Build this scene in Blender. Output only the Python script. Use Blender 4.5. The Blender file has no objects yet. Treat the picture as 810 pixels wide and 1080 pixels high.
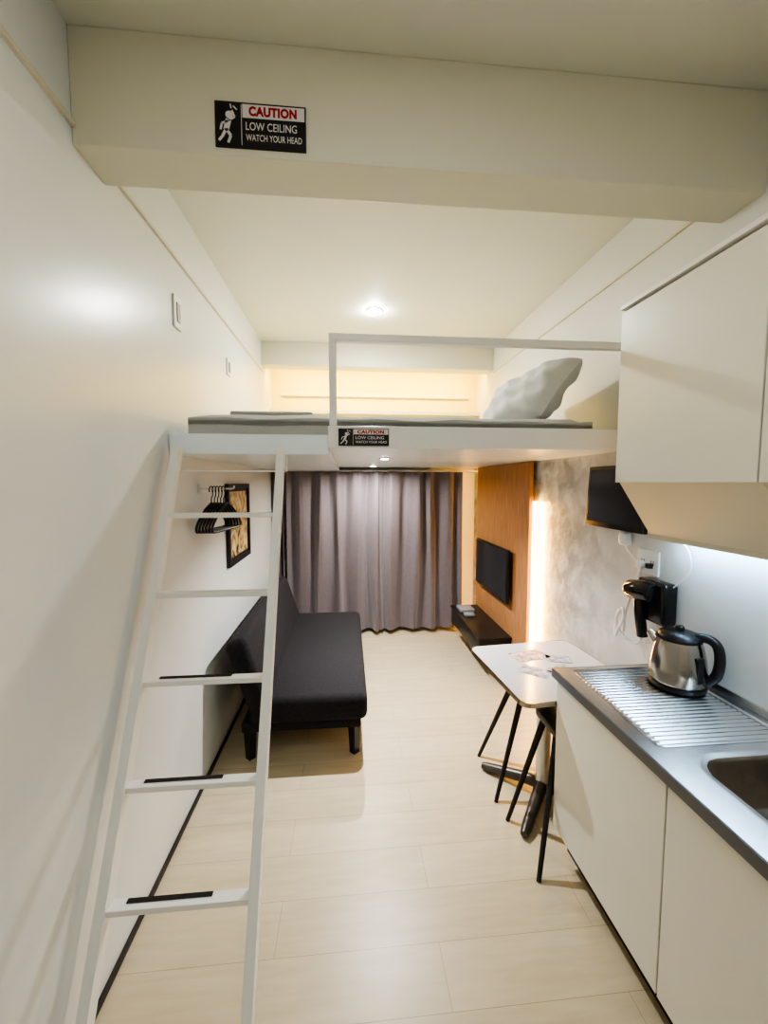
import bpy, bmesh, math, random
from mathutils import Vector, Matrix
random.seed(4)
C = bpy.context.scene.collection
WL = {}
try:
    bpy.context.scene.view_settings.look = 'AgX - High Contrast'
    bpy.context.scene.view_settings.exposure = -0.38
except Exception: pass

# ---------------- materials ----------------
def mat(name, col, rough=0.5, metal=0.0, var=0.04, scale=6.0, bump=0.0, bscale=80.0, emit=None, estr=0.0, coat=0.0, stretch=(1,1,1), sheen=0):
    m = bpy.data.materials.new(name); m.use_nodes = True
    nt = m.node_tree; b = nt.nodes["Principled BSDF"]
    b.inputs["Roughness"].default_value = rough
    b.inputs["Metallic"].default_value = metal
    if coat: b.inputs["Coat Weight"].default_value = coat
    if sheen: b.inputs["Sheen Weight"].default_value = sheen
    tc = nt.nodes.new("ShaderNodeTexCoord"); mp = nt.nodes.new("ShaderNodeMapping")
    mp.inputs["Scale"].default_value = stretch
    nt.links.new(tc.outputs["Object"], mp.inputs["Vector"])
    nz = nt.nodes.new("ShaderNodeTexNoise"); nz.inputs["Scale"].default_value = scale; nz.inputs["Detail"].default_value = 4
    nt.links.new(mp.outputs[0], nz.inputs["Vector"])
    rp = nt.nodes.new("ShaderNodeValToRGB")
    rp.color_ramp.elements[0].position = .3; rp.color_ramp.elements[1].position = .7
    rp.color_ramp.elements[0].color = tuple(max(0, c*(1-var)) for c in col)+(1,)
    rp.color_ramp.elements[1].color = tuple(min(1, c*(1+var)) for c in col)+(1,)
    nt.links.new(nz.outputs["Fac"], rp.inputs[0]); nt.links.new(rp.outputs[0], b.inputs["Base Color"])
    if bump:
        n2 = nt.nodes.new("ShaderNodeTexNoise"); n2.inputs["Scale"].default_value = bscale
        nt.links.new(mp.outputs[0], n2.inputs["Vector"])
        bp = nt.nodes.new("ShaderNodeBump"); bp.inputs["Strength"].default_value = bump; bp.inputs["Distance"].default_value = .01
        nt.links.new(n2.outputs["Fac"], bp.inputs["Height"]); nt.links.new(bp.outputs[0], b.inputs["Normal"])
    if emit:
        b.inputs["Emission Color"].default_value = tuple(emit)+(1,); b.inputs["Emission Strength"].default_value = estr
    return m

M_wall = mat("wall_paint", (.765,.785,.765), .28, var=.02, scale=2, bump=.14, bscale=5)
M_ceil = mat("ceiling_paint", (.76,.755,.65), .6, var=.01)
M_beam = mat("beam_paint", (.71,.68,.55), .45, var=.01)
M_coveglow = mat("cove_glow_paint", (.85,.72,.28), .5, var=.01)  # yellow of the cove light painted into the surface colour
M_white = mat("white_metal", (.85,.84,.80), .3, var=.01)
M_under = mat("platform_gloss_cool_tint", (.85,.94,.99), .28, var=.01)  # bluish tint painted in to offset warm light bounced off the floor
M_whitel = mat("white_laminate", (.76,.745,.66), .35, var=.01)
M_cream = mat("cream_laminate", (.62,.58,.44), .4, var=.015)
M_dark = mat("dark_trim", (.03,.025,.022), .5)
M_black = mat("black_plastic", (.015,.015,.016), .35)
M_blackg = mat("black_gloss_plastic", (.012,.012,.013), .15)
M_grip = mat("grip_tape", (.03,.025,.025), .9, bump=.3, bscale=400)
M_fabric = mat("charcoal_fabric", (.020,.018,.021), .95, var=.25, scale=60, bump=.35, bscale=300)
M_sheet = mat("grey_sheet", (.50,.50,.49), .9, var=.04, scale=8, bump=.3, bscale=12)
M_pillow = mat("pillow_cotton", (.58,.60,.60), .9, var=.04, bump=.7, bscale=9)
M_curt = mat("curtain_fabric", (.175,.150,.168), .6, var=.05, scale=30, bump=.1, bscale=200, sheen=.5)
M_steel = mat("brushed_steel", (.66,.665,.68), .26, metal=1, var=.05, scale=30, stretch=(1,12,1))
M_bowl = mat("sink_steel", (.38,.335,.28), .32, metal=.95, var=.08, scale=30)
M_steel2 = mat("polished_steel", (.42,.40,.37), .18, metal=1, var=.02)
M_chrome = mat("chrome", (.86,.86,.85), .28, metal=.5, var=.01)
M_edge = mat("dark_edge", (.14,.145,.16), .4, metal=.3)
M_table = mat("table_laminate", (.68,.69,.71), .16, var=.02)
M_pblack = mat("black_leg_metal", (.018,.017,.018), .4)
M_base = mat("cast_iron_base", (.10,.09,.08), .35, metal=.5)
M_screen = mat("screen_glass", (.03,.034,.042), .18)
M_bench = mat("black_bench", (.02,.018,.018), .35)
M_plate = mat("switch_plastic", (.84,.85,.84), .35)
M_grey = mat("grey_plastic", (.30,.30,.31), .5)
M_red = mat("sign_red", (.40,.01,.015), .5)
M_signw = mat("sign_white", (.72,.67,.66), .5)
M_signb = mat("sign_black", (.012,.011,.012), .4)
M_ledw = mat("led_warm", (1,.8,.4), .5, emit=(1,.48,.08), estr=26)
M_ledv = mat("led_warm_dim", (1,.8,.4), .5, emit=(1,.64,.12), estr=38)
M_ledc = mat("led_cool", (.9,.95,1), .5, emit=(.48,.74,1), estr=58)
M_lamp = mat("lamp_glow", (1,.95,.85), .5, emit=(.95,.98,1), estr=700)
M_lamp2 = mat("lamp_glow_small", (1,.95,.85), .5, emit=(.95,.98,1), estr=60)
M_card = mat("card_print", (.55,.42,.46), .5, var=.7, scale=25)
M_card2 = mat("card_print_blue", (.38,.42,.55), .5, var=.7, scale=30)

def plaster():
    m = bpy.data.materials.new("wall_plaster"); m.use_nodes=True; nt=m.node_tree; b=nt.nodes["Principled BSDF"]; b.inputs["Roughness"].default_value=.28
    tc=nt.nodes.new("ShaderNodeTexCoord"); sx=nt.nodes.new("ShaderNodeSeparateXYZ"); nt.links.new(tc.outputs["Object"], sx.inputs[0])
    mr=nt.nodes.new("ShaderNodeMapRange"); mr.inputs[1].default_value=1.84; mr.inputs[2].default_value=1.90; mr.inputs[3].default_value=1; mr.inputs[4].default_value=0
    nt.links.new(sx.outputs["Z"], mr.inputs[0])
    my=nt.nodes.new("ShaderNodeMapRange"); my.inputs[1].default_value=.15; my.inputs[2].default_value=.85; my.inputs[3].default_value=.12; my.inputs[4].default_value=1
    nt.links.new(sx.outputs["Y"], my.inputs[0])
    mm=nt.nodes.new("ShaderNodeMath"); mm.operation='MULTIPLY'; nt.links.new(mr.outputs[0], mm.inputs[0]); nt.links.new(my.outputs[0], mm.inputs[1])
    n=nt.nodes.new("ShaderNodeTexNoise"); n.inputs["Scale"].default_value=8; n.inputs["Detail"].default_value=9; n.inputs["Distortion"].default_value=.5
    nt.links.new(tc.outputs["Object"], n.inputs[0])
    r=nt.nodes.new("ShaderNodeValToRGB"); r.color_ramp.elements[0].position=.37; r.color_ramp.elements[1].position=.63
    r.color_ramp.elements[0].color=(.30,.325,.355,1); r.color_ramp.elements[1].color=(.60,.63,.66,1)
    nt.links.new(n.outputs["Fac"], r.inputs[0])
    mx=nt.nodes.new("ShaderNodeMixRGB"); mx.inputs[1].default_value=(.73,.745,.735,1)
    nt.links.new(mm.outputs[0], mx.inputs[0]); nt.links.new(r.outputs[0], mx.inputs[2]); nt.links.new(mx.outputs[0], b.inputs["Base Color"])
    n2=nt.nodes.new("ShaderNodeTexNoise"); n2.inputs["Scale"].default_value=26; n2.inputs["Detail"].default_value=6
    nt.links.new(tc.outputs["Object"], n2.inputs[0])
    ml=nt.nodes.new("ShaderNodeMath"); ml.operation='MULTIPLY'; nt.links.new(n2.outputs["Fac"], ml.inputs[0]); nt.links.new(mm.outputs[0], ml.inputs[1])
    bp=nt.nodes.new("ShaderNodeBump"); bp.inputs["Strength"].default_value=.45; bp.inputs["Distance"].default_value=.008
    nt.links.new(ml.outputs[0], bp.inputs["Height"]); nt.links.new(bp.outputs[0], b.inputs["Normal"])
    return m
M_wallR = plaster()

def wood():
    m = bpy.data.materials.new("oak_veneer"); m.use_nodes = True; nt = m.node_tree; b = nt.nodes["Principled BSDF"]
    tc = nt.nodes.new("ShaderNodeTexCoord"); mp = nt.nodes.new("ShaderNodeMapping"); mp.inputs["Scale"].default_value = (1,9,.7)
    nt.links.new(tc.outputs["Object"], mp.inputs[0])
    n = nt.nodes.new("ShaderNodeTexNoise"); n.inputs["Scale"].default_value = 7; n.inputs["Detail"].default_value = 8
    nt.links.new(mp.outputs[0], n.inputs[0])
    r = nt.nodes.new("ShaderNodeValToRGB"); r.color_ramp.elements[0].color = (.40,.18,.075,1); r.color_ramp.elements[1].color = (.55,.295,.14,1)
    r.color_ramp.elements[0].position=.3; r.color_ramp.elements[1].position=.7
    nt.links.new(n.outputs["Fac"], r.inputs[0]); nt.links.new(r.outputs[0], b.inputs["Base Color"]); b.inputs["Roughness"].default_value=.45
    return m
M_wood = wood()

def floor_mat():
    m = bpy.data.materials.new("cream_floor_planks"); m.use_nodes = True; nt = m.node_tree; b = nt.nodes["Principled BSDF"]
    tc = nt.nodes.new("ShaderNodeTexCoord")
    br = nt.nodes.new("ShaderNodeTexBrick"); br.inputs["Scale"].default_value = 1
    br.inputs["Brick Width"].default_value = 1.2; br.inputs["Row Height"].default_value = .2
    br.inputs["Mortar Size"].default_value = .0012; br.inputs["Mortar Smooth"].default_value = .3
    br.inputs["Color1"].default_value = (.64,.55,.385,1); br.inputs["Color2"].default_value = (.60,.51,.355,1); br.inputs["Mortar"].default_value = (.40,.32,.20,1)
    nt.links.new(tc.outputs["Object"], br.inputs["Vector"])
    mp = nt.nodes.new("ShaderNodeMapping"); mp.inputs["Scale"].default_value = (1.2,9,1)
    nt.links.new(tc.outputs["Object"], mp.inputs[0])
    n = nt.nodes.new("ShaderNodeTexNoise"); n.inputs["Scale"].default_value = 4; n.inputs["Detail"].default_value = 6
    nt.links.new(mp.outputs[0], n.inputs[0])
    r = nt.nodes.new("ShaderNodeValToRGB"); r.color_ramp.elements[0].color=(.88,.87,.84,1); r.color_ramp.elements[1].color=(1,1,1,1)
    r.color_ramp.elements[0].position=.3; r.color_ramp.elements[1].position=.7
    nt.links.new(n.outputs["Fac"], r.inputs[0])
    mx = nt.nodes.new("ShaderNodeMixRGB"); mx.blend_type='MULTIPLY'; mx.inputs[0].default_value=1
    nt.links.new(br.outputs["Color"], mx.inputs[1]); nt.links.new(r.outputs[0], mx.inputs[2])
    nt.links.new(mx.outputs[0], b.inputs["Base Color"]); b.inputs["Roughness"].default_value=.36
    return m
M_floor = floor_mat()

def art_mat():
    m = bpy.data.materials.new("gold_abstract_print"); m.use_nodes=True; nt=m.node_tree; b=nt.nodes["Principled BSDF"]
    tc=nt.nodes.new("ShaderNodeTexCoord"); n=nt.nodes.new("ShaderNodeTexNoise"); n.inputs["Scale"].default_value=9; n.inputs["Distortion"].default_value=1.5
    nt.links.new(tc.outputs["Object"], n.inputs[0])
    r=nt.nodes.new("ShaderNodeValToRGB"); r.color_ramp.elements[0].position=.36; r.color_ramp.elements[0].color=(.05,.03,.015,1)
    r.color_ramp.elements[1].position=.60; r.color_ramp.elements[1].color=(.72,.60,.36,1)
    e=r.color_ramp.elements.new(.47); e.color=(.55,.36,.12,1)
    nt.links.new(n.outputs["Fac"], r.inputs[0]); nt.links.new(r.outputs[0], b.inputs["Base Color"]); b.inputs["Roughness"].default_value=.5
    return m
M_art = art_mat()

# ---------------- helpers ----------------
def add_box(bm, x0,x1,y0,y1,z0,z1, bevel=0, seg=2, M=None):
    r = bmesh.ops.create_cube(bm, size=1)
    vs = r["verts"]
    for v in vs:
        v.co = Vector(((x0+x1)/2+v.co.x*(x1-x0), (y0+y1)/2+v.co.y*(y1-y0), (z0+z1)/2+v.co.z*(z1-z0)))
    if bevel:
        es = list({e for v in vs for e in v.link_edges})
        rr = bmesh.ops.bevel(bm, geom=es, offset=bevel, segments=seg, affect='EDGES', profile=.5)
        vs = rr["verts"]
        vs = list({v for f in rr["faces"] for v in f.verts} | set(v for v in vs))
    if M is not None:
        for v in vs: v.co = M @ v.co
    return vs

def reg(o, parent, origin):
    if parent is not None:
        o.parent = parent
        o.matrix_parent_inverse = Matrix.Translation(-WL[parent.name])
    WL[o.name] = Vector(origin)

def finish(name, bm, m, parent=None, origin=None, smooth=False):
    if origin is None:
        xs=[v.co.x for v in bm.verts]; ys=[v.co.y for v in bm.verts]; zs=[v.co.z for v in bm.verts]
        origin = Vector(((min(xs)+max(xs))/2,(min(ys)+max(ys))/2,min(zs)))
    origin = Vector(origin)
    for v in bm.verts: v.co -= origin
    bmesh.ops.recalc_face_normals(bm, faces=bm.faces[:])
    me = bpy.data.meshes.new(name); bm.to_mesh(me); bm.free()
    if smooth:
        for p in me.polygons: p.use_smooth = True
        try: me.set_sharp_from_angle(angle=math.radians(40))
        except Exception: pass
    if m: me.materials.append(m)
    o = bpy.data.objects.new(name, me); o.location = origin; C.objects.link(o)
    reg(o, parent, origin)
    return o

def box(name, x0,x1,y0,y1,z0,z1, m, bevel=0, parent=None, seg=2, M=None):
    bm = bmesh.new(); add_box(bm,x0,x1,y0,y1,z0,z1,bevel,seg,M)
    return finish(name,bm,m,parent,smooth=bevel>.0045)

def empty(name, loc, label, cat, group=None):
    o = bpy.data.objects.new(name, None); o.location = loc; o.empty_display_size=.1; C.objects.link(o)
    WL[o.name] = Vector(loc); return tag(o,label,cat,group)

def tag(o, label, cat, group=None):
    o["label"]=label; o["category"]=cat
    if group: o["group"]=group
    return o

def struct(o): o["kind"]="structure"; return o

def add_tube(bm, pts, r, seg=10, closed=False, radii=None):
    pts=[Vector(p) for p in pts]; n=len(pts); rings=[]
    up=None
    for i,p in enumerate(pts):
        if closed: t=(pts[(i+1)%n]-pts[i-1]).normalized()
        else: t=(pts[min(i+1,n-1)]-pts[max(i-1,0)]).normalized()
        if up is None:
            a=Vector((0,0,1)) if abs(t.z)<.9 else Vector((1,0,0))
            up=(a-t*a.dot(t)).normalized()
        else: up=(up-t*up.dot(t)).normalized()
        s=t.cross(up); rr=radii[i] if radii else r
        rings.append([bm.verts.new(p+(up*math.cos(k*2*math.pi/seg)+s*math.sin(k*2*math.pi/seg))*rr) for k in range(seg)])
    for i in range(n if closed else n-1):
        A=rings[i];B=rings[(i+1)%n]
        for k in range(seg): bm.faces.new((A[k],A[(k+1)%seg],B[(k+1)%seg],B[k]))
    if not closed: bm.faces.new(rings[0][::-1]); bm.faces.new(rings[-1])

def tube(name, pts, r, m, parent=None, seg=10, closed=False, radii=None):
    bm=bmesh.new(); add_tube(bm,pts,r,seg,closed,radii); return finish(name,bm,m,parent,smooth=True)

def spline(pts, n=8):
    pts=[Vector(p) for p in pts]; out=[]
    P=[pts[0]]+pts+[pts[-1]]
    for i in range(1,len(P)-2):
        p0,p1,p2,p3=P[i-1],P[i],P[i+1],P[i+2]
        for k in range(n):
            t=k/n
            out.append(.5*((2*p1)+(-p0+p2)*t+(2*p0-5*p1+4*p2-p3)*t*t+(-p0+3*p1-3*p2+p3)*t**3))
    out.append(pts[-1]); return out

def add_bar(bm, p0, p1, w, h, side=Vector((1,0,0))):
    p0=Vector(p0);p1=Vector(p1);t=(p1-p0).normalized(); s=(side-t*side.dot(t)).normalized(); u=t.cross(s)
    a=[bm.verts.new(p0+s*sx*w/2+u*sy*h/2) for sx,sy in((-1,-1),(1,-1),(1,1),(-1,1))]
    b=[bm.verts.new(p1+s*sx*w/2+u*sy*h/2) for sx,sy in((-1,-1),(1,-1),(1,1),(-1,1))]
    bm.faces.new(a[::-1]);bm.faces.new(b)
    for k in range(4): bm.faces.new((a[k],a[(k+1)%4],b[(k+1)%4],b[k]))

def add_lathe(bm, prof, c, seg=40):
    c=Vector(c); rings=[]
    for r,z in prof:
        rings.append([bm.verts.new(c+Vector((r*math.cos(k*2*math.pi/seg),r*math.sin(k*2*math.pi/seg),z))) for k in range(seg)])
    for A,B in zip(rings,rings[1:]):
        for k in range(seg): bm.faces.new((A[k],A[(k+1)%seg],B[(k+1)%seg],B[k]))
    bm.faces.new(rings[0][::-1]); bm.faces.new(rings[-1])

def lathe(name, prof, c, m, parent=None, seg=40):
    bm=bmesh.new(); add_lathe(bm,prof,c,seg); return finish(name,bm,m,parent,smooth=True)

def prism_y(name, poly, y0, y1, m, parent=None):
    bm=bmesh.new()
    a=[bm.verts.new((x,y0,z)) for x,z in poly]; b=[bm.verts.new((x,y1,z)) for x,z in poly]
    bm.faces.new(a); bm.faces.new(b[::-1]); n=len(poly)
    for k in range(n): bm.faces.new((a[k],b[k],b[(k+1)%n],a[(k+1)%n]))
    return finish(name,bm,m,parent)

def text_fit(name, body, x0,x1,z0,z1,y, m, parent, shear=0, bold=.012):
    cu=bpy.data.curves.new(name,'FONT'); cu.body=body; cu.size=1; cu.offset=bold; cu.shear=shear; cu.extrude=.0
    cu.space_character=1.0+bold*1.5
    t=bpy.data.objects.new("tmp_text",cu); C.objects.link(t)
    bpy.context.view_layer.update()
    me=bpy.data.meshes.new_from_object(t); bpy.data.objects.remove(t)
    xs=[v.co.x for v in me.vertices]; ys=[v.co.y for v in me.vertices]
    ax,bx,ay,by=min(xs),max(xs),min(ys),max(ys)
    bm=bmesh.new(); bm.from_mesh(me); bpy.data.meshes.remove(me)
    for v in bm.verts:
        X=x0+(v.co.x-ax)/(bx-ax)*(x1-x0); Z=z0+(v.co.y-ay)/(by-ay)*(z1-z0)
        v.co=Vector((X,y,Z))
    o=finish(name,bm,m,parent); return o

# ---------------- room ----------------
XL,XR,YB,YF,ZC = -.82,1.47,4.6,-1.1,3.05
struct(box("floor",XL-.1,XR+.1,YF-.1,YB+.1,-.1,0,M_floor))
struct(box("ceiling",XL-.1,XR+.1,YF-.1,YB+.1,ZC,ZC+.1,M_ceil))
struct(box("wall_left",XL-.1,XL,YF,YB,0,ZC,M_wall))
struct(box("wall_right",XR,XR+.1,YF,YB,0,ZC,M_wallR))
struct(box("wall_back",XL-.1,XR+.1,YB,YB+.1,0,ZC,M_wall))
struct(box("wall_front",XL-.1,XR+.1,YF-.1,YF,0,ZC,M_wall))
struct(box("baseboard_left",XL,XL+.012,YF,YB,0,.022,M_dark))
struct(box("trim_1",XL,XL+.012,YF,1.37,2.765,2.78,M_beam))
struct(box("trim_2",XL,XL+.012,1.53,4.05,2.765,2.78,M_beam))
struct(box("trim_3",XR-.012,XR,1.53,4.05,2.80,2.812,M_beam))
struct(box("trim_4",XL,XR,1.37,1.54,2.715,ZC,M_beam,.003))
struct(box("trim_5",XL,XR,4.05,4.22,2.83,ZC,M_beam,.003))
struct(box("trim_6",XL,XR,4.50,YB,2.0,2.44,M_coveglow,.003))
struct(box("trim_7",XL,XR,4.44,YB,2.44,2.48,M_beam,.003))
struct(box("trim_8",XL+.10,XR-.10,4.535,4.57,2.64,2.675,M_beam,.003))
struct(box("cove_glow_panel",XL,XR,4.57,YB,2.48,ZC,M_coveglow))  # added panel carrying the cove glow as yellow colour on the back wall

# ---------------- loft ----------------
loft=empty("loft_bed_platform",(.32,3.2,1.83),"white loft bed platform with tubular metal guard rail","loft bed")
box("platform_panel",XL+.002,-.092,1.95,YB-.002,1.832,1.925,M_under,.003,loft)
box("platform_panel",-.09,XR-.002,1.95,YB-.002,1.866,1.925,M_under,.003,loft)
box("fascia_board",-.092,XR-.002,1.925,1.95,1.862,1.965,M_white,.003,loft)
bm=bmesh.new(); add_box(bm,-.085,-.05,1.93,1.965,1.965,2.39,.003); add_box(bm,-.05,XR-.004,1.93,1.965,2.355,2.39,.003)
add_box(bm,XR-.04,XR-.004,1.93,1.965,1.965,2.355,.003)
finish("guard_rail",bm,M_white,loft)
tube("hanging_rail",[(XL+.002,2.03,1.755),(-.302,2.03,1.755),(-.30,2.03,1.757),(-.30,2.03,1.834)],.004,M_white,loft)

bm=bmesh.new(); add_box(bm,-.75,1.26,2.0,3.92,1.927,2.035,0)
bmesh.ops.subdivide_edges(bm,edges=bm.edges[:],cuts=24,use_grid_fill=True)
for v in bm.verts:
    if v.co.z>2.0:
        ex=min(v.co.x+.75,1.26-v.co.x); ey=min(v.co.y-2.0,3.92-v.co.y); e=min(ex,ey)
        v.co.z-= .028*max(0,1-e/.10)**2
        v.co.z+=.003*math.sin(17*v.co.x+5*math.sin(4*v.co.y))+.002*math.sin(23*v.co.y+9*v.co.x)
    v.co.y+=.004*math.sin(21*v.co.x)*(1 if v.co.y<2.1 else 0)
mt=finish("mattress",bm,M_sheet,smooth=True); tag(mt,"thin mattress with wrinkled grey fitted sheet on the loft","mattress")

def pillow(name, w,h,t, Mx, m, label):
    bm=bmesh.new(); n=32
    g={}
    for s in (1,-1):
        for i in range(n+1):
            for j in range(n+1):
                u=-1+2*i/n; v=-1+2*j/n
                pin=1-.05*(1-u*u)*abs(v)**3; piv=1-.04*(1-v*v)*abs(u)**3
                cr=1-.04*(abs(u)*abs(v))**5
                d=((max(0,1-u**6))*(max(0,1-v**6)))**.55*(.74+.26*(1-u*u)*(1-v*v))
                z=s*(t/2*d)+(.012*math.sin(4*u+3*v)+.009*math.sin(9*v-4*u)+.007*math.sin(13*u+6*v))*d - .05*(1-v)*(1-v)*.25
                if (i in(0,n) or j in(0,n)) and s==-1: g[(s,i,j)]=g[(1,i,j)]; continue
                g[(s,i,j)]=bm.verts.new(Mx@Vector((u*w/2*piv*cr,v*h/2*pin*cr,z)))
    for s in(1,-1):
        for i in range(n):
            for j in range(n):
                f=[g[(s,i,j)],g[(s,i+1,j)],g[(s,i+1,j+1)],g[(s,i,j+1)]]
                bm.faces.new(f if s==1 else f[::-1])
    lo=min(v.co.z for v in bm.verts)
    for v in bm.verts: v.co.z+=2.041-lo
    o=finish(name,bm,m,smooth=True); return tag(o,label,"pillow")
def lean(cx,cy,cz,ang,yaw=0):
    return Matrix.Translation((cx,cy,cz))@Matrix.Rotation(yaw,4,'Z')@Matrix.Rotation(math.radians(90),4,'Z')@Matrix.Rotation(ang,4,'X')
pillow("pillow",.68,.42,.23,lean(1.09,2.46,2.222,math.radians(-58),.17),M_pillow,"pale grey cotton pillow propped up at the bed end")
bk=box("folded_blanket",-.60,-.18,2.15,2.55,2.042,2.066,M_sheet,.01); tag(bk,"thin folded grey blanket on the mattress","blanket")

# ---------------- signs ----------------
def sign(x0,x1,z0,z1,y,label):
    e=empty("caution_sign",((x0+x1)/2,y,z0),label,"sign","low ceiling caution signs")
    W=x1-x0;H=z1-z0
    box("sign_panel",x0,x1,y-.006,y,z0,z1,M_signb,.0005,e)
    yy=y-.0066
    def rect(nm,a,b,c,d,m,k=0): 
        box(nm,x0+a*W,x0+b*W,yy-.0004-k,yy+.0004-k,z0+c*H,z0+d*H,m,0,e)
    rect("caution_band",.30,.985,.66,.96,M_signw)
    rect("border_line",.285,.292,.05,.95,M_signw)
    text_fit("caution_lettering","CAUTION",x0+.37*W,x0+.90*W,z0+.70*H,z0+.92*H,yy-.0009,M_red,e,bold=.055)
    text_fit("warning_lettering","LOW CEILING",x0+.335*W,x0+.90*W,z0+.385*H,z0+.565*H,yy-.0009,M_signw,e,bold=.012)
    text_fit("warning_lettering","WATCH YOUR HEAD",x0+.335*W,x0+.955*W,z0+.15*H,z0+.30*H,yy-.0009,M_signw,e,bold=.012)
    bm=bmesh.new()
    def P(a,b): return Vector((x0+a*W,yy-.0005,z0+b*H))
    def ln(a,b,w): add_bar(bm,P(*a),P(*b),w*H,.0008,Vector((P(*b)-P(*a)).cross(Vector((0,1,0)))))
    c=P(.155,.70); rr=.085*H
    vs=[bm.verts.new(c+Vector((rr*math.cos(k*math.pi/8),-.0003,rr*math.sin(k*math.pi/8)))) for k in range(16)]; bm.faces.new(vs)
    ln((.15,.60),(.12,.36),.13); ln((.12,.38),(.17,.24),.07); ln((.17,.24),(.14,.08),.06); ln((.12,.38),(.08,.22),.07); ln((.08,.22),(.04,.12),.06)
    ln((.15,.57),(.215,.66),.05); ln((.215,.66),(.185,.80),.05); ln((.14,.56),(.075,.50),.05); ln((.075,.50),(.06,.36),.05)
    ln((.20,.90),(.24,.82),.03); ln((.17,.94),(.18,.84),.03)
    finish("pictogram",bm,M_signw,e)
sign(-.40,-.124,2.737,2.868,1.37,"black and white caution low ceiling sign on the beam")
sign(-.043,.195,1.872,1.952,1.925,"small black caution low ceiling sign on the loft edge")

# ---------------- ladder ----------------
lad=empty("loft_ladder",(-.535,1.5,0),"white metal ladder with black grip strips leaning on the loft","ladder")
def LY(z): return 1.898-(1.83-z)*.46
for x in (-.765,-.305):
    bm=bmesh.new(); add_bar(bm,(x,LY(0.012),.012),(x,LY(1.855),1.855),.032,.048); finish("side_rail",bm,M_white,lad)
for i,z in enumerate((.385,.678,.976,1.266,1.57)):
    y=LY(z)
    box("step",-.749,-.321,y-.020,y+.020,z-.020,z,M_white,.002,lad)
    if i<3: box("grip_strip",-.70,-.44,y+.001,y+.016,z+.0005,z+.003,M_grip,0,lad)

# ---------------- curtains ----------------
def curtain(x0,x1,n,label,z0=.05,z1=1.815,yc=4.42,ph=0,sd=1):
    rnd=random.Random(sd); bm=bmesh.new(); N=n*26; K=18; rows=[]
    w=[.55+rnd.random()*.95 for _ in range(n)]; sw=sum(w); cum=[0]
    for a in w: cum.append(cum[-1]+a/sw)
    am=[.55+.55*rnd.random() for _ in range(n+1)]
    def prof(u,v):
        k=max(i for i in range(n) if cum[i]<=u+1e-9); f=(u-cum[k])/(cum[k+1]-cum[k])
        A=am[k]*(1-f)+am[k+1]*f
        return -.050*A*math.cos(2*math.pi*f+.5*math.sin(2.4*v+k*1.7))
    for j in range(K+1):
        v=j/K; row=[]
        for i in range(N+1):
            u=min(1,max(0,i/N))
            y=yc+prof(u,v)*(1.0-.25*v)+.014*math.sin(u*27+4*v+sd)*(1-v)+.006*math.sin(u*55-3*v)
            x=x0+(x1-x0)*u+.022*math.sin(u*20+2.5*v+sd)*(1-v)*(1 if 0<u<1 else 0)
            row.append(bm.verts.new((x,y,z0+(z1-z0)*v)))
        rows.append(row)
    for A,B in zip(rows,rows[1:]):
        for i in range(N): bm.faces.new((A[i],A[i+1],B[i+1],B[i]))
    o=finish("curtain",bm,M_curt,smooth=True)
    return tag(o,label,"curtain","floor-length window curtains")
curtain(-.66,.33,5,"floor-length mauve-grey curtain with deep folds",sd=3)
curtain(.335,1.27,5,"floor-length mauve-grey curtain with deep folds",sd=8)
curtain(-.80,-.69,2,"narrow bunched mauve-grey curtain beside the wall",sd=2)
cr=tube("curtain_rail",[(-.81,4.42,1.825),(1.45,4.42,1.825)],.006,M_white); tag(cr,"slim white curtain rail under the loft","curtain rail")

# ---------------- sofa ----------------
sofa=empty("futon_sofa",(-.3,3.15,0),"charcoal fabric futon sofa bed with short black legs","sofa")
y0,y1=2.35,3.98
box("seat_cushion",-.60,.11,y0,y1,.25,.415,M_fabric,.045,sofa,4)
box("base_frame",-.65,.07,y0+.04,y1-.04,.19,.25,M_fabric,.01,sofa)
R=Matrix.Translation((-.50,0,.36))@Matrix.Rotation(math.radians(-18),4,'Y')@Matrix.Translation((.50,0,-.36))
box("backrest",-.60,-.47,y0,y1,.34,.81,M_fabric,.04,sofa,4,R)
for (x,y) in ((.03,y0+.09),(.03,y1-.09),(-.61,y0+.09),(-.61,y1-.09)):
    bm=bmesh.new(); add_tube(bm,[(x,y,.19),(x,y,0)],.03,4,radii=[.040,.030]); finish("leg",bm,M_black,sofa)

# ---------------- picture ----------------
pic=empty("framed_picture",(XL,3.06,1.12),"black framed gold abstract artwork hung on the wall","picture")
bm=bmesh.new(); a,b,c,d=2.77,3.35,1.12,1.69; fw=.036
for (ya,yb,za,zb) in ((a,b,d-fw,d),(a,b,c,c+fw),(a,a+fw,c+fw,d-fw),(b-fw,b,c+fw,d-fw)): add_box(bm,XL+.001,XL+.026,ya,yb,za,zb,.003)
finish("frame",bm,M_black,pic)
box("mount_board",XL+.001,XL+.012,a+fw,b-fw,c+fw,d-fw,M_dark,0,pic)
box("artwork",XL+.012,XL+.014,a+.058,b-.058,c+.055,d-.055,M_art,0,pic)

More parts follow.
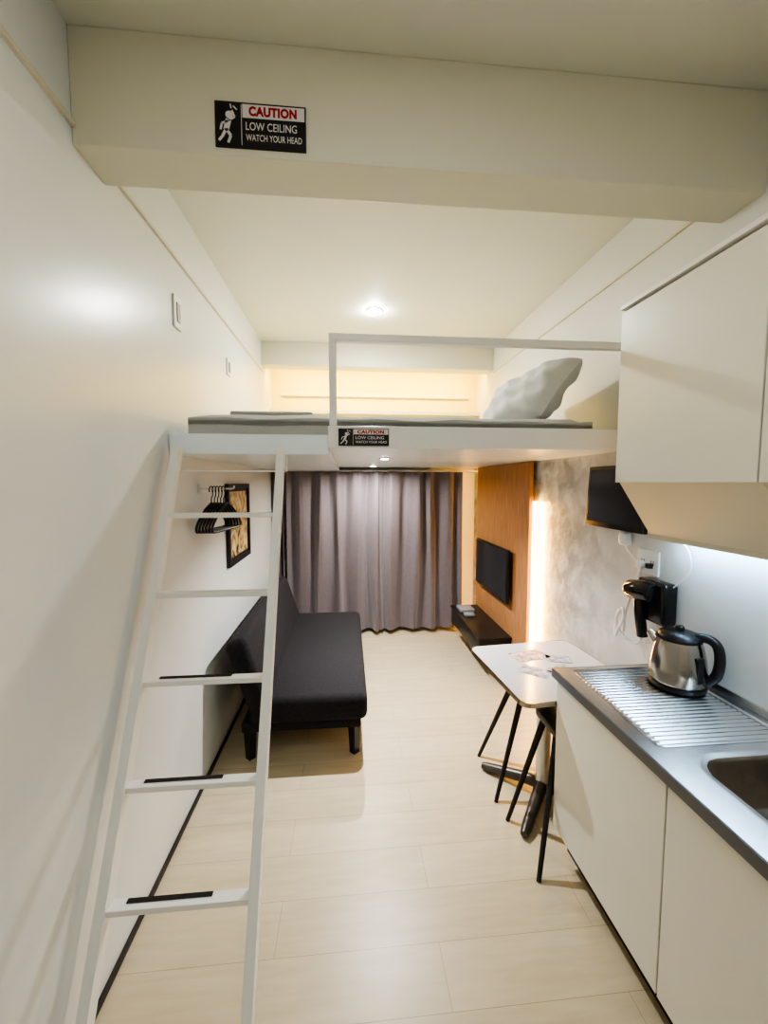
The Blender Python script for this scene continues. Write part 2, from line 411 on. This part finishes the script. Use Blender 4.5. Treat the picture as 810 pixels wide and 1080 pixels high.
# ---------------- switches ----------------
def plate(name,y,z,w,h,label,cat,side='L'):
    e=empty(name,(XL if side=='L' else XR,y,z-h/2),label,cat)
    if side=='L': box("cover_plate",XL,XL+.01,y-w/2,y+w/2,z-h/2,z+h/2,M_plate,.003,e); box("rocker",XL+.01,XL+.014,y-w*.22,y+w*.22,z-h*.3,z+h*.3,M_grey,.001,e)
    else: 
        box("cover_plate",XR-.01,XR,y-w/2,y+w/2,z-h/2,z+h/2,M_plate,.003,e)
        for k in(-1,1):
            for s in (-1,1): box("socket_slot",XR-.0108,XR-.0098,y+k*w*.22+s*.008-.002,y+k*w*.22+s*.008+.002,z-.012,z+.012,M_dark,0,e)
plate("light_switch",2.09,2.515,.085,.15,"white wall switch plate above the ladder","switch")
plate("light_switch",2.93,2.49,.08,.11,"small white wall switch plate beside the loft bed","switch")
plate("wall_socket",1.83,1.31,.14,.12,"white double wall socket above the worktop","socket",'R')

# ---------------- hanger rod + hangers ----------------
rod=empty("wall_hook_rail",(XL,2.31,1.66),"white wall-mounted rod holding black hangers","clothes rail")
box("mount_plate",XL,XL+.010,2.295,2.325,1.64,1.69,M_wall,.003,rod)
tube("rod",[(XL+.009,2.31,1.665),(-.64,2.31,1.665),(-.632,2.31,1.670),(-.63,2.31,1.682)],.005,M_white,rod)
def hanger(x,rz):
    e=empty("clothes_hanger",(x,2.31,1.673),"black plastic clothes hanger on the wall rod","hanger","black hangers on the wall rod")
    hook=[(x,2.31+.022*math.cos(t),1.655+.024*math.sin(t)) for t in [math.radians(a) for a in range(-20,215,20)]][::-1]
    hook+= [(x,2.325,1.625),(x,2.31,1.61),(x,2.31,1.585)]
    tube("hook",hook,.003,M_black,e,8)
    tri=spline([(x,2.31,1.585),(x,2.38,1.555),(x,2.465,1.49),(x,2.485,1.455),(x,2.46,1.44),(x,2.31,1.44),(x,2.16,1.44),(x,2.135,1.455),(x,2.155,1.49),(x,2.24,1.555)],5)
    tube("hanger_frame",tri,.0068,M_black,e,8,True)
    e.rotation_euler=(0,0,rz)
for i in range(6): hanger(-.755+.0165*i,-.13-.004*i)

# ---------------- wood panel, tv, bench ----------------
wp=empty("wood_wall_panel",(1.43,3.66,0),"oak veneer feature panel edged with warm strip light","wall panel")
box("panel_board",1.41,XR-.03,3.03,4.30,.0,1.862,M_wood,.002,wp)
box("led_strip",XR-.032,XR-.002,3.008,3.028,.10,1.55,M_ledw,0,wp)
box("led_strip",XR-.030,XR-.004,4.303,4.318,.10,1.84,M_ledw,0,wp)
tv=empty("television",(1.40,3.70,.64),"black flat-screen television mounted on the wood panel","television")
box("tv_housing",1.345,1.375,3.29,4.12,.65,1.12,M_black,.006,tv)
box("screen",1.3435,1.3455,3.305,4.105,.67,1.105,M_screen,0,tv)
box("wall_bracket",1.375,1.41,3.59,3.79,.78,.98,M_black,.003,tv)
bn=empty("tv_bench",(1.27,3.78,.18),"low black floating bench below the television","bench")
box("bench_body",1.12,1.408,3.30,4.24,.18,.34,M_bench,.006,bn)
box("bench_top",1.11,1.408,3.29,4.25,.341,.358,M_bench,.003,bn)
s=box("set_top_box",1.15,1.30,3.98,4.16,.359,.39,M_grey,.006); tag(s,"small grey media box on the bench","media box")
s=box("storage_box",1.16,1.26,3.85,3.93,.359,.385,M_grey,.006); tag(s,"small grey box on the black bench","box")
m2=empty("wall_monitor",(1.42,2.04,1.45),"small black flat screen mounted on plaster wall","monitor")
Rm=Matrix.Translation((1.43,2.05,1.62))@Matrix.Rotation(math.radians(3),4,'Y')@Matrix.Translation((-1.43,-2.05,-1.62))
box("monitor_housing",1.41,1.44,1.80,2.27,1.45,1.79,M_black,.005,m2,2,Rm)
box("screen",1.4085,1.4105,1.815,2.250,1.478,1.770,M_screen,0,m2,2,Rm)
box("wall_bracket",1.44,XR,2.0,2.12,1.56,1.68,M_black,.003,m2)

# ---------------- table ----------------
TX,TY=1.058,1.998
tb=empty("dining_table",(TX,TY,0),"white-topped square pedestal dining table with rounded corners","table")
T=Matrix.Translation((TX,TY,0))@Matrix.Rotation(math.radians(5),4,'Z')
bm=bmesh.new(); hw,rc=.316,.05; pts=[]
for cx,cy,a0 in ((hw-rc,hw-rc,0),(-hw+rc,hw-rc,90),(-hw+rc,-hw+rc,180),(hw-rc,-hw+rc,270)):
    for k in range(7):
        a=math.radians(a0+15*k); pts.append((cx+rc*math.cos(a),cy+rc*math.sin(a)))
def slab(bm,pts,z0,z1,T,ins=.003):
    def ring(z,sc): return [bm.verts.new(T@Vector((x*sc,y*sc,z))) for x,y in pts]
    rs=[ring(z0,1-ins*2),ring(z0+ins,1),ring(z1-ins,1),ring(z1,1-ins*2)]
    n=len(pts)
    for A,B in zip(rs,rs[1:]):
        for k in range(n): bm.faces.new((A[k],A[(k+1)%n],B[(k+1)%n],B[k]))
    bm.faces.new(rs[0][::-1]); bm.faces.new(rs[-1])
slab(bm,pts,.695,.72,T); finish("table_top",bm,M_table,tb,smooth=True)
bm=bmesh.new(); n=len(pts)
ri=[]
for sc,z in ((1.0005,.697),(1.010,.697),(1.010,.7205),(1.0005,.7205)): ri.append([bm.verts.new(T@Vector((x*sc,y*sc,z))) for x,y in pts])
for q in range(4):
    A=ri[q];B=ri[(q+1)%4]
    for k in range(n): bm.faces.new((A[k],A[(k+1)%n],B[(k+1)%n],B[k]))
finish("edge_band",bm,M_steel2,tb)
bm=bmesh.new(); slab(bm,[(x*.5,y*.5) for x,y in pts],.68,.6945,T); finish("top_plate",bm,M_base,tb,smooth=True)
bm=bmesh.new(); add_lathe(bm,[(.036,.075),(.036,.68)],(1.045,2.0,0),28); finish("pedestal_column",bm,M_chrome,tb,smooth=True)
bm=bmesh.new()
for k in range(4):
    a=math.radians(50+90*k); d=Vector((math.cos(a),math.sin(a),0)); c=Vector((1.045,2.0,0))
    add_tube(bm,[c+Vector((0,0,.065)),c+d*.12+Vector((0,0,.055)),c+d*.30+Vector((0,0,.026)),c+d*.34+Vector((0,0,.022))],.02,10,radii=[.034,.030,.025,.018])
finish("cross_base",bm,M_base,tb,smooth=True)
for (x,y,w,h,r,m,lb) in ((1.02,2.14,.20,.12,.2,M_card,"printed reddish leaflet lying on the table"),(1.16,2.08,.13,.09,-.3,M_card2,"printed blue card lying on the table"),(.96,1.95,.10,.15,.9,M_card2,"printed card by the table edge"),(1.12,1.90,.14,.20,.35,M_card,"printed pinkish flyer on the table")):
    Tm=Matrix.Translation((x,y,0))@Matrix.Rotation(r,4,'Z')
    o=box("leaflet",-w/2,w/2,-h/2,h/2,.7205,.722,m,0,None,2,Tm); tag(o,lb,"leaflet","leaflets on the table")

def stool(cx,cy,hw,feet,rot,label,zs=.49,tops=None):
    e=empty("dining_stool",(cx,cy,0),label,"stool","black stools under the table")
    Ts=Matrix.Translation((cx,cy,0))@Matrix.Rotation(rot,4,'Z')
    p2=[]; rc=hw*.35
    for ax,ay,a0 in ((hw-rc,hw-rc,0),(-hw+rc,hw-rc,90),(-hw+rc,-hw+rc,180),(hw-rc,-hw+rc,270)):
        for k in range(7):
            a=math.radians(a0+15*k); p2.append((ax+rc*math.cos(a),ay+rc*math.sin(a)))
    bm=bmesh.new(); slab(bm,p2,zs,zs+.035,Ts,.008); finish("seat",bm,M_pblack,e,smooth=True)
    for i,(fx,fy) in enumerate(feet):
        tx,ty=(cx+(fx-cx)*.42,cy+(fy-cy)*.42) if not tops else tops[i]
        tube("leg",[(tx,ty,zs+.001),(fx,fy,0)],.012,M_pblack,e,10,False,[.017,.010])
stool(1.12,2.24,.155,[(.80,2.33),(.775,1.97),(1.37,2.02),(1.37,2.40)],0,"black stool with thin splayed legs tucked under the table")
stool(1.085,1.816,.132,[(.80,1.535),(.79,1.85),(1.30,1.93),(1.30,1.72)],0,"black splayed-leg stool beside the kitchen cabinet",.51,[(1.01,1.80),(.985,1.88),(1.17,1.88),(1.17,1.76)])

# ---------------- kitchen base ----------------
def base_cab(ya,yb,label,za,zb,back=.831):
    e=empty("base_cabinet",(1.2,(ya+yb)/2,0),label,"cabinet","cream base cabinets")
    bm=bmesh.new()
    add_box(bm,.945,XR-.004,ya,ya+.016,.14,za); add_box(bm,.945,XR-.004,yb-.016,yb,.14,zb)
    add_box(bm,.945,XR-.004,ya+.016,yb-.016,.14,.156); add_box(bm,XR-.012,XR-.004,ya+.016,yb-.016,.156,min(za,zb))
    finish("body",bm,M_cream,e)
    box("door",.925,.943,ya+.002,yb-.002,.14,.825,M_whitel,.002,e)
    box("plinth",1.0,1.016,ya,yb,0,.14,M_dark,0,e)
base_cab(1.041,1.664,"cream laminate kitchen base cabinet at the worktop end",.70,.831)
base_cab(.42,1.039,"cream laminate kitchen base cabinet under the sink",.70,.70)
wt=empty("kitchen_worktop",(1.19,1.05,.84),"stainless steel worktop with ribbed drainer and sink","worktop")
xa,xb,ya,yb=.913,XR-.001,.42,1.674
nx,ny=110,500
SK=(1.215,.84,.185,.23,.08)
def sdf(x,y,cx,cy,hx,hy,r):
    qx=abs(x-cx)-hx+r; qy=abs(y-cy)-hy+r
    return math.hypot(max(qx,0),max(qy,0))+min(max(qx,qy),0)-r
def sm(a,b,t): t=max(0,min(1,(t-a)/(b-a))); return t*t*(3-2*t)
def H(x,y):
    z=.87
    d=sdf(x,y,*SK)
    z+=-.004*sm(.018,.0,d)-.15*sm(0,-.028,d)-.006*sm(-.02,-.1,d)
    dd=sdf(x,y,1.20,1.385,.222,.255,.02)
    if dd<.02:
        z-=.004*sm(.010,0,dd)
        z+=.0045*sm(0,-.012,dd)*(.5+.5*math.cos(2*math.pi*(y-1.37)/.0215))
    return z
V=[[(xa+(xb-xa)*i/nx, ya+(yb-ya)*j/ny) for j in range(ny+1)] for i in range(nx+1)]
for part in ("worktop_surface","sink_bowl"):
    bm=bmesh.new(); vv={}
    def gv(i,j):
        if (i,j) not in vv:
            x,y=V[i][j]; vv[(i,j)]=bm.verts.new((x,y,H(x,y)))
        return vv[(i,j)]
    for i in range(nx):
        for j in range(ny):
            x=(V[i][j][0]+V[i+1][j][0])/2; y=(V[i][j][1]+V[i][j+1][1])/2
            inb=sdf(x,y,*SK)<-.001
            if inb==(part=="sink_bowl"): bm.faces.new((gv(i,j),gv(i+1,j),gv(i+1,j+1),gv(i,j+1)))
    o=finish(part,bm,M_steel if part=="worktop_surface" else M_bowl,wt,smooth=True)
bm=bmesh.new(); add_box(bm,.905,.913,ya,yb+.004,.832,.8705,.002); add_box(bm,.913,XR-.002,yb,yb+.004,.832,.8705,.001)
finish("edge_strip",bm,M_edge,wt)
box("upstand",XR-.012,XR-.001,ya,yb,.871,.90,M_steel,.002,wt)

# ---------------- upper cabinets ----------------
def upper(ya,yb,label,la,lb):
    e=empty("wall_cabinet",(1.3,(ya+yb)/2,1.46),label,"cabinet","cream wall cabinets")
    prism_y("body",[(1.17,1.70),(1.32,1.475),(1.32,1.455),(XR-.001,1.455),(XR-.001,2.415),(1.17,2.415)],ya,yb,M_cream,e)
    box("door",1.148,1.168,ya+.002,yb-.002,1.70,2.405,M_whitel,.002,e)
    box("top_panel",1.14,XR-.001,ya,yb,2.416,2.432,M_white,.001,e)
    box("light_strip",1.40,1.425,la,lb,1.446,1.4545,M_ledc,.001,e)
upper(1.041,1.65,"cream wall cabinet with sloped underside, end unit",1.06,1.63)
upper(.42,1.039,"cream wall cabinet with sloped underside over the sink",.5,1.02)

# ---------------- kettle ----------------
kc=Vector((1.335,1.48,.8735))
ke=empty("electric_kettle",kc,"brushed steel electric kettle with black handle and lid","kettle")
lathe("power_base",[(.092,0),(.098,.004),(.098,.018),(.090,.023)],kc,M_black,ke)
lathe("body",[(.094,.024),(.099,.035),(.098,.075),(.092,.125),(.082,.175),(.076,.195)],kc,M_steel2,ke)
lathe("lid",[(.077,.1955),(.077,.207),(.067,.220),(.035,.228),(.017,.231),(.016,.244),(.011,.249)],kc,M_black,ke)
dr=Vector((.60,-.80,0))
tube("handle",spline([kc+dr*.055+Vector((0,0,.215)),kc+dr*.095+Vector((0,0,.218)),kc+dr*.122+Vector((0,0,.195)),kc+dr*.131+Vector((0,0,.14)),kc+dr*.122+Vector((0,0,.08)),kc+dr*.094+Vector((0,0,.045))],6),.018,M_black,ke,12)
bm=bmesh.new(); sp=-dr
add_tube(bm,[kc+sp*.068+Vector((0,0,.16)),kc+sp*.090+Vector((0,0,.184)),kc+sp*.107+Vector((0,0,.200))],.02,12,radii=[.028,.020,.012]); finish("spout",bm,M_steel2,ke,smooth=True)
box("water_gauge",-.004,.006,-.014,.014,.05,.15,M_black,.002,ke,2,Matrix.Translation((kc.x,kc.y,kc.z))@Matrix.Rotation(math.atan2(-.8,.60)-.55,4,'Z')@Matrix.Translation((.093,0,0)))

# ---------------- hair dryer on wall ----------------
hd=empty("hair_dryer",(1.44,1.75,.97),"black wall-mounted hair dryer with looping white cord","hair dryer")
box("wall_holder",XR-.075,XR-.001,1.64,1.82,1.05,1.245,M_blackg,.018,hd,3)
tube("barrel",[(1.385,1.685,1.195),(1.385,1.695,1.195),(1.385,1.76,1.19),(1.385,1.83,1.18),(1.385,1.85,1.175)],.04,M_blackg,hd,24,False,[.036,.046,.050,.046,.036])
tube("handle",spline([(1.385,1.775,1.17),(1.388,1.775,1.09),(1.395,1.77,1.02),(1.40,1.765,.965)],4),.024,M_blackg,hd,14,False)
tube("power_cord",spline([(1.40,1.765,.97),(1.39,1.79,.92),(1.38,1.87,.93),(1.36,1.90,1.00),(1.37,1.87,1.07),(1.345,1.83,1.03),(1.34,1.86,.96),(1.36,1.90,.92),(1.38,1.93,.98),(1.37,1.90,1.05),(1.38,1.87,1.00),(1.40,1.90,.94),(1.43,1.93,1.02),(1.455,1.92,1.14),(1.458,1.89,1.22),(1.455,1.86,1.29)],8),.0068,M_plate,hd,8)
tube("power_cord",spline([(1.44,1.645,1.23),(1.45,1.57,1.32),(1.455,1.60,1.42),(1.46,1.72,1.44),(1.462,1.79,1.435)],8),.0035,M_plate,hd,8)
box("plug",1.432,1.4595,1.845,1.88,1.275,1.315,M_plate,.005,hd)
box("plug",1.435,1.4595,1.79,1.815,1.285,1.31,M_black,.004,hd)
c=empty("power_cable",(1.46,1.95,1.30),"white adapter and cable under the small screen","cable")
tube("cord",spline([(1.455,1.97,1.40),(1.455,1.98,1.36),(1.455,1.93,1.32),(1.462,1.91,1.30)],8),.0035,M_plate,c,8)
box("adapter",1.41,1.4695,1.945,1.99,1.375,1.445,M_plate,.018,c,4)

# ---------------- lights ----------------
def downlight(x,y,z,e,size,col,label,group,spread=180,tag_cat="downlight",vis=.045,dome=False):
    f=empty("downlight",(x,y,z),label,tag_cat,group)
    bm=bmesh.new(); add_lathe(bm,[(vis+.012,-.008),(vis+.014,-.002),(vis+.014,-.0005)],(x,y,z),32); finish("trim_ring",bm,M_white,f,smooth=True)
    bm=bmesh.new()
    if dome: add_lathe(bm,[(.002,-.030),(vis*.4,-.029),(vis*.75,-.024),(vis*.95,-.016),(vis,-.010)],(x,y,z),32)
    else: add_lathe(bm,[(vis,-.010),(vis,-.0082)],(x,y,z),32)
    finish("lamp_lens",bm,M_lamp if dome else M_lamp2,f,smooth=True)
    zl=z-(.034 if dome else .013)
    ld=bpy.data.lights.new("lamp",'AREA'); ld.shape='DISK'; ld.size=size; ld.energy=e; ld.color=col; ld.spread=math.radians(spread)
    lo=bpy.data.objects.new("lamp_light",ld); lo.location=(x,y,zl); C.objects.link(lo); reg(lo,f,(x,y,zl))
downlight(.15,.3,ZC,6.5,.7,(1,.96,.88),"added fill lamp with downlight ring in the unseen entry ceiling","ceiling downlights")  # fill lamp added out of view to light the entry end
downlight(.25,-.6,ZC,9,.7,(.88,.95,1),"added fill lamp with downlight ring in the unseen entry ceiling","ceiling downlights")  # cool fill lamp added behind the camera for the near walls
downlight(.217,3.27,ZC,22,.09,(1,.98,.89),"glowing recessed downlight above the loft bed","ceiling downlights",vis=.045,dome=True)
downlight(.25,2.75,1.866,34,.05,(.97,.98,1),"small recessed downlight in the loft underside","loft underside downlights",vis=.025,spread=132)
downlight(.25,4.0,1.866,28,.05,(1,.95,.87),"small recessed downlight near the curtains","loft underside downlights",vis=.025,spread=168)

def area(name,loc,rot,sx,sy,e,col,parent=None):
    ld=bpy.data.lights.new(name,'AREA'); ld.shape='RECTANGLE'; ld.size=sx; ld.size_y=sy; ld.energy=e; ld.color=col
    lo=bpy.data.objects.new(name,ld); lo.location=loc; lo.rotation_euler=rot; C.objects.link(lo)
    if parent: reg(lo,parent,loc)
l=box("cove_light_strip",XL+.02,XR-.02,4.221,4.235,2.86,2.88,M_ledv); tag(l,"warm cove strip light behind the ceiling beam","strip light")
area("cove_light",(.32,4.24,2.83),(math.radians(40),0,0),2.1,.03,22,(1,.68,.12))
area("panel_light",(1.435,2.98,.95),(math.radians(-90),0,math.radians(35)),.02,1.2,18,(1,.50,.08),wp)

w=bpy.data.worlds.new("World"); bpy.context.scene.world=w; w.use_nodes=True
w.node_tree.nodes["Background"].inputs[0].default_value=(.8,.85,1,1); w.node_tree.nodes["Background"].inputs[1].default_value=.3

cam=bpy.data.cameras.new("camera"); co=bpy.data.objects.new("camera",cam); C.objects.link(co)
co.location=(0,0,1.7); co.rotation_euler=(math.radians(90-4.2),0,math.radians(-5.1))
cam.sensor_fit='HORIZONTAL'; cam.sensor_width=36; cam.lens=425*36/810; cam.clip_start=.02
bpy.context.scene.camera=co
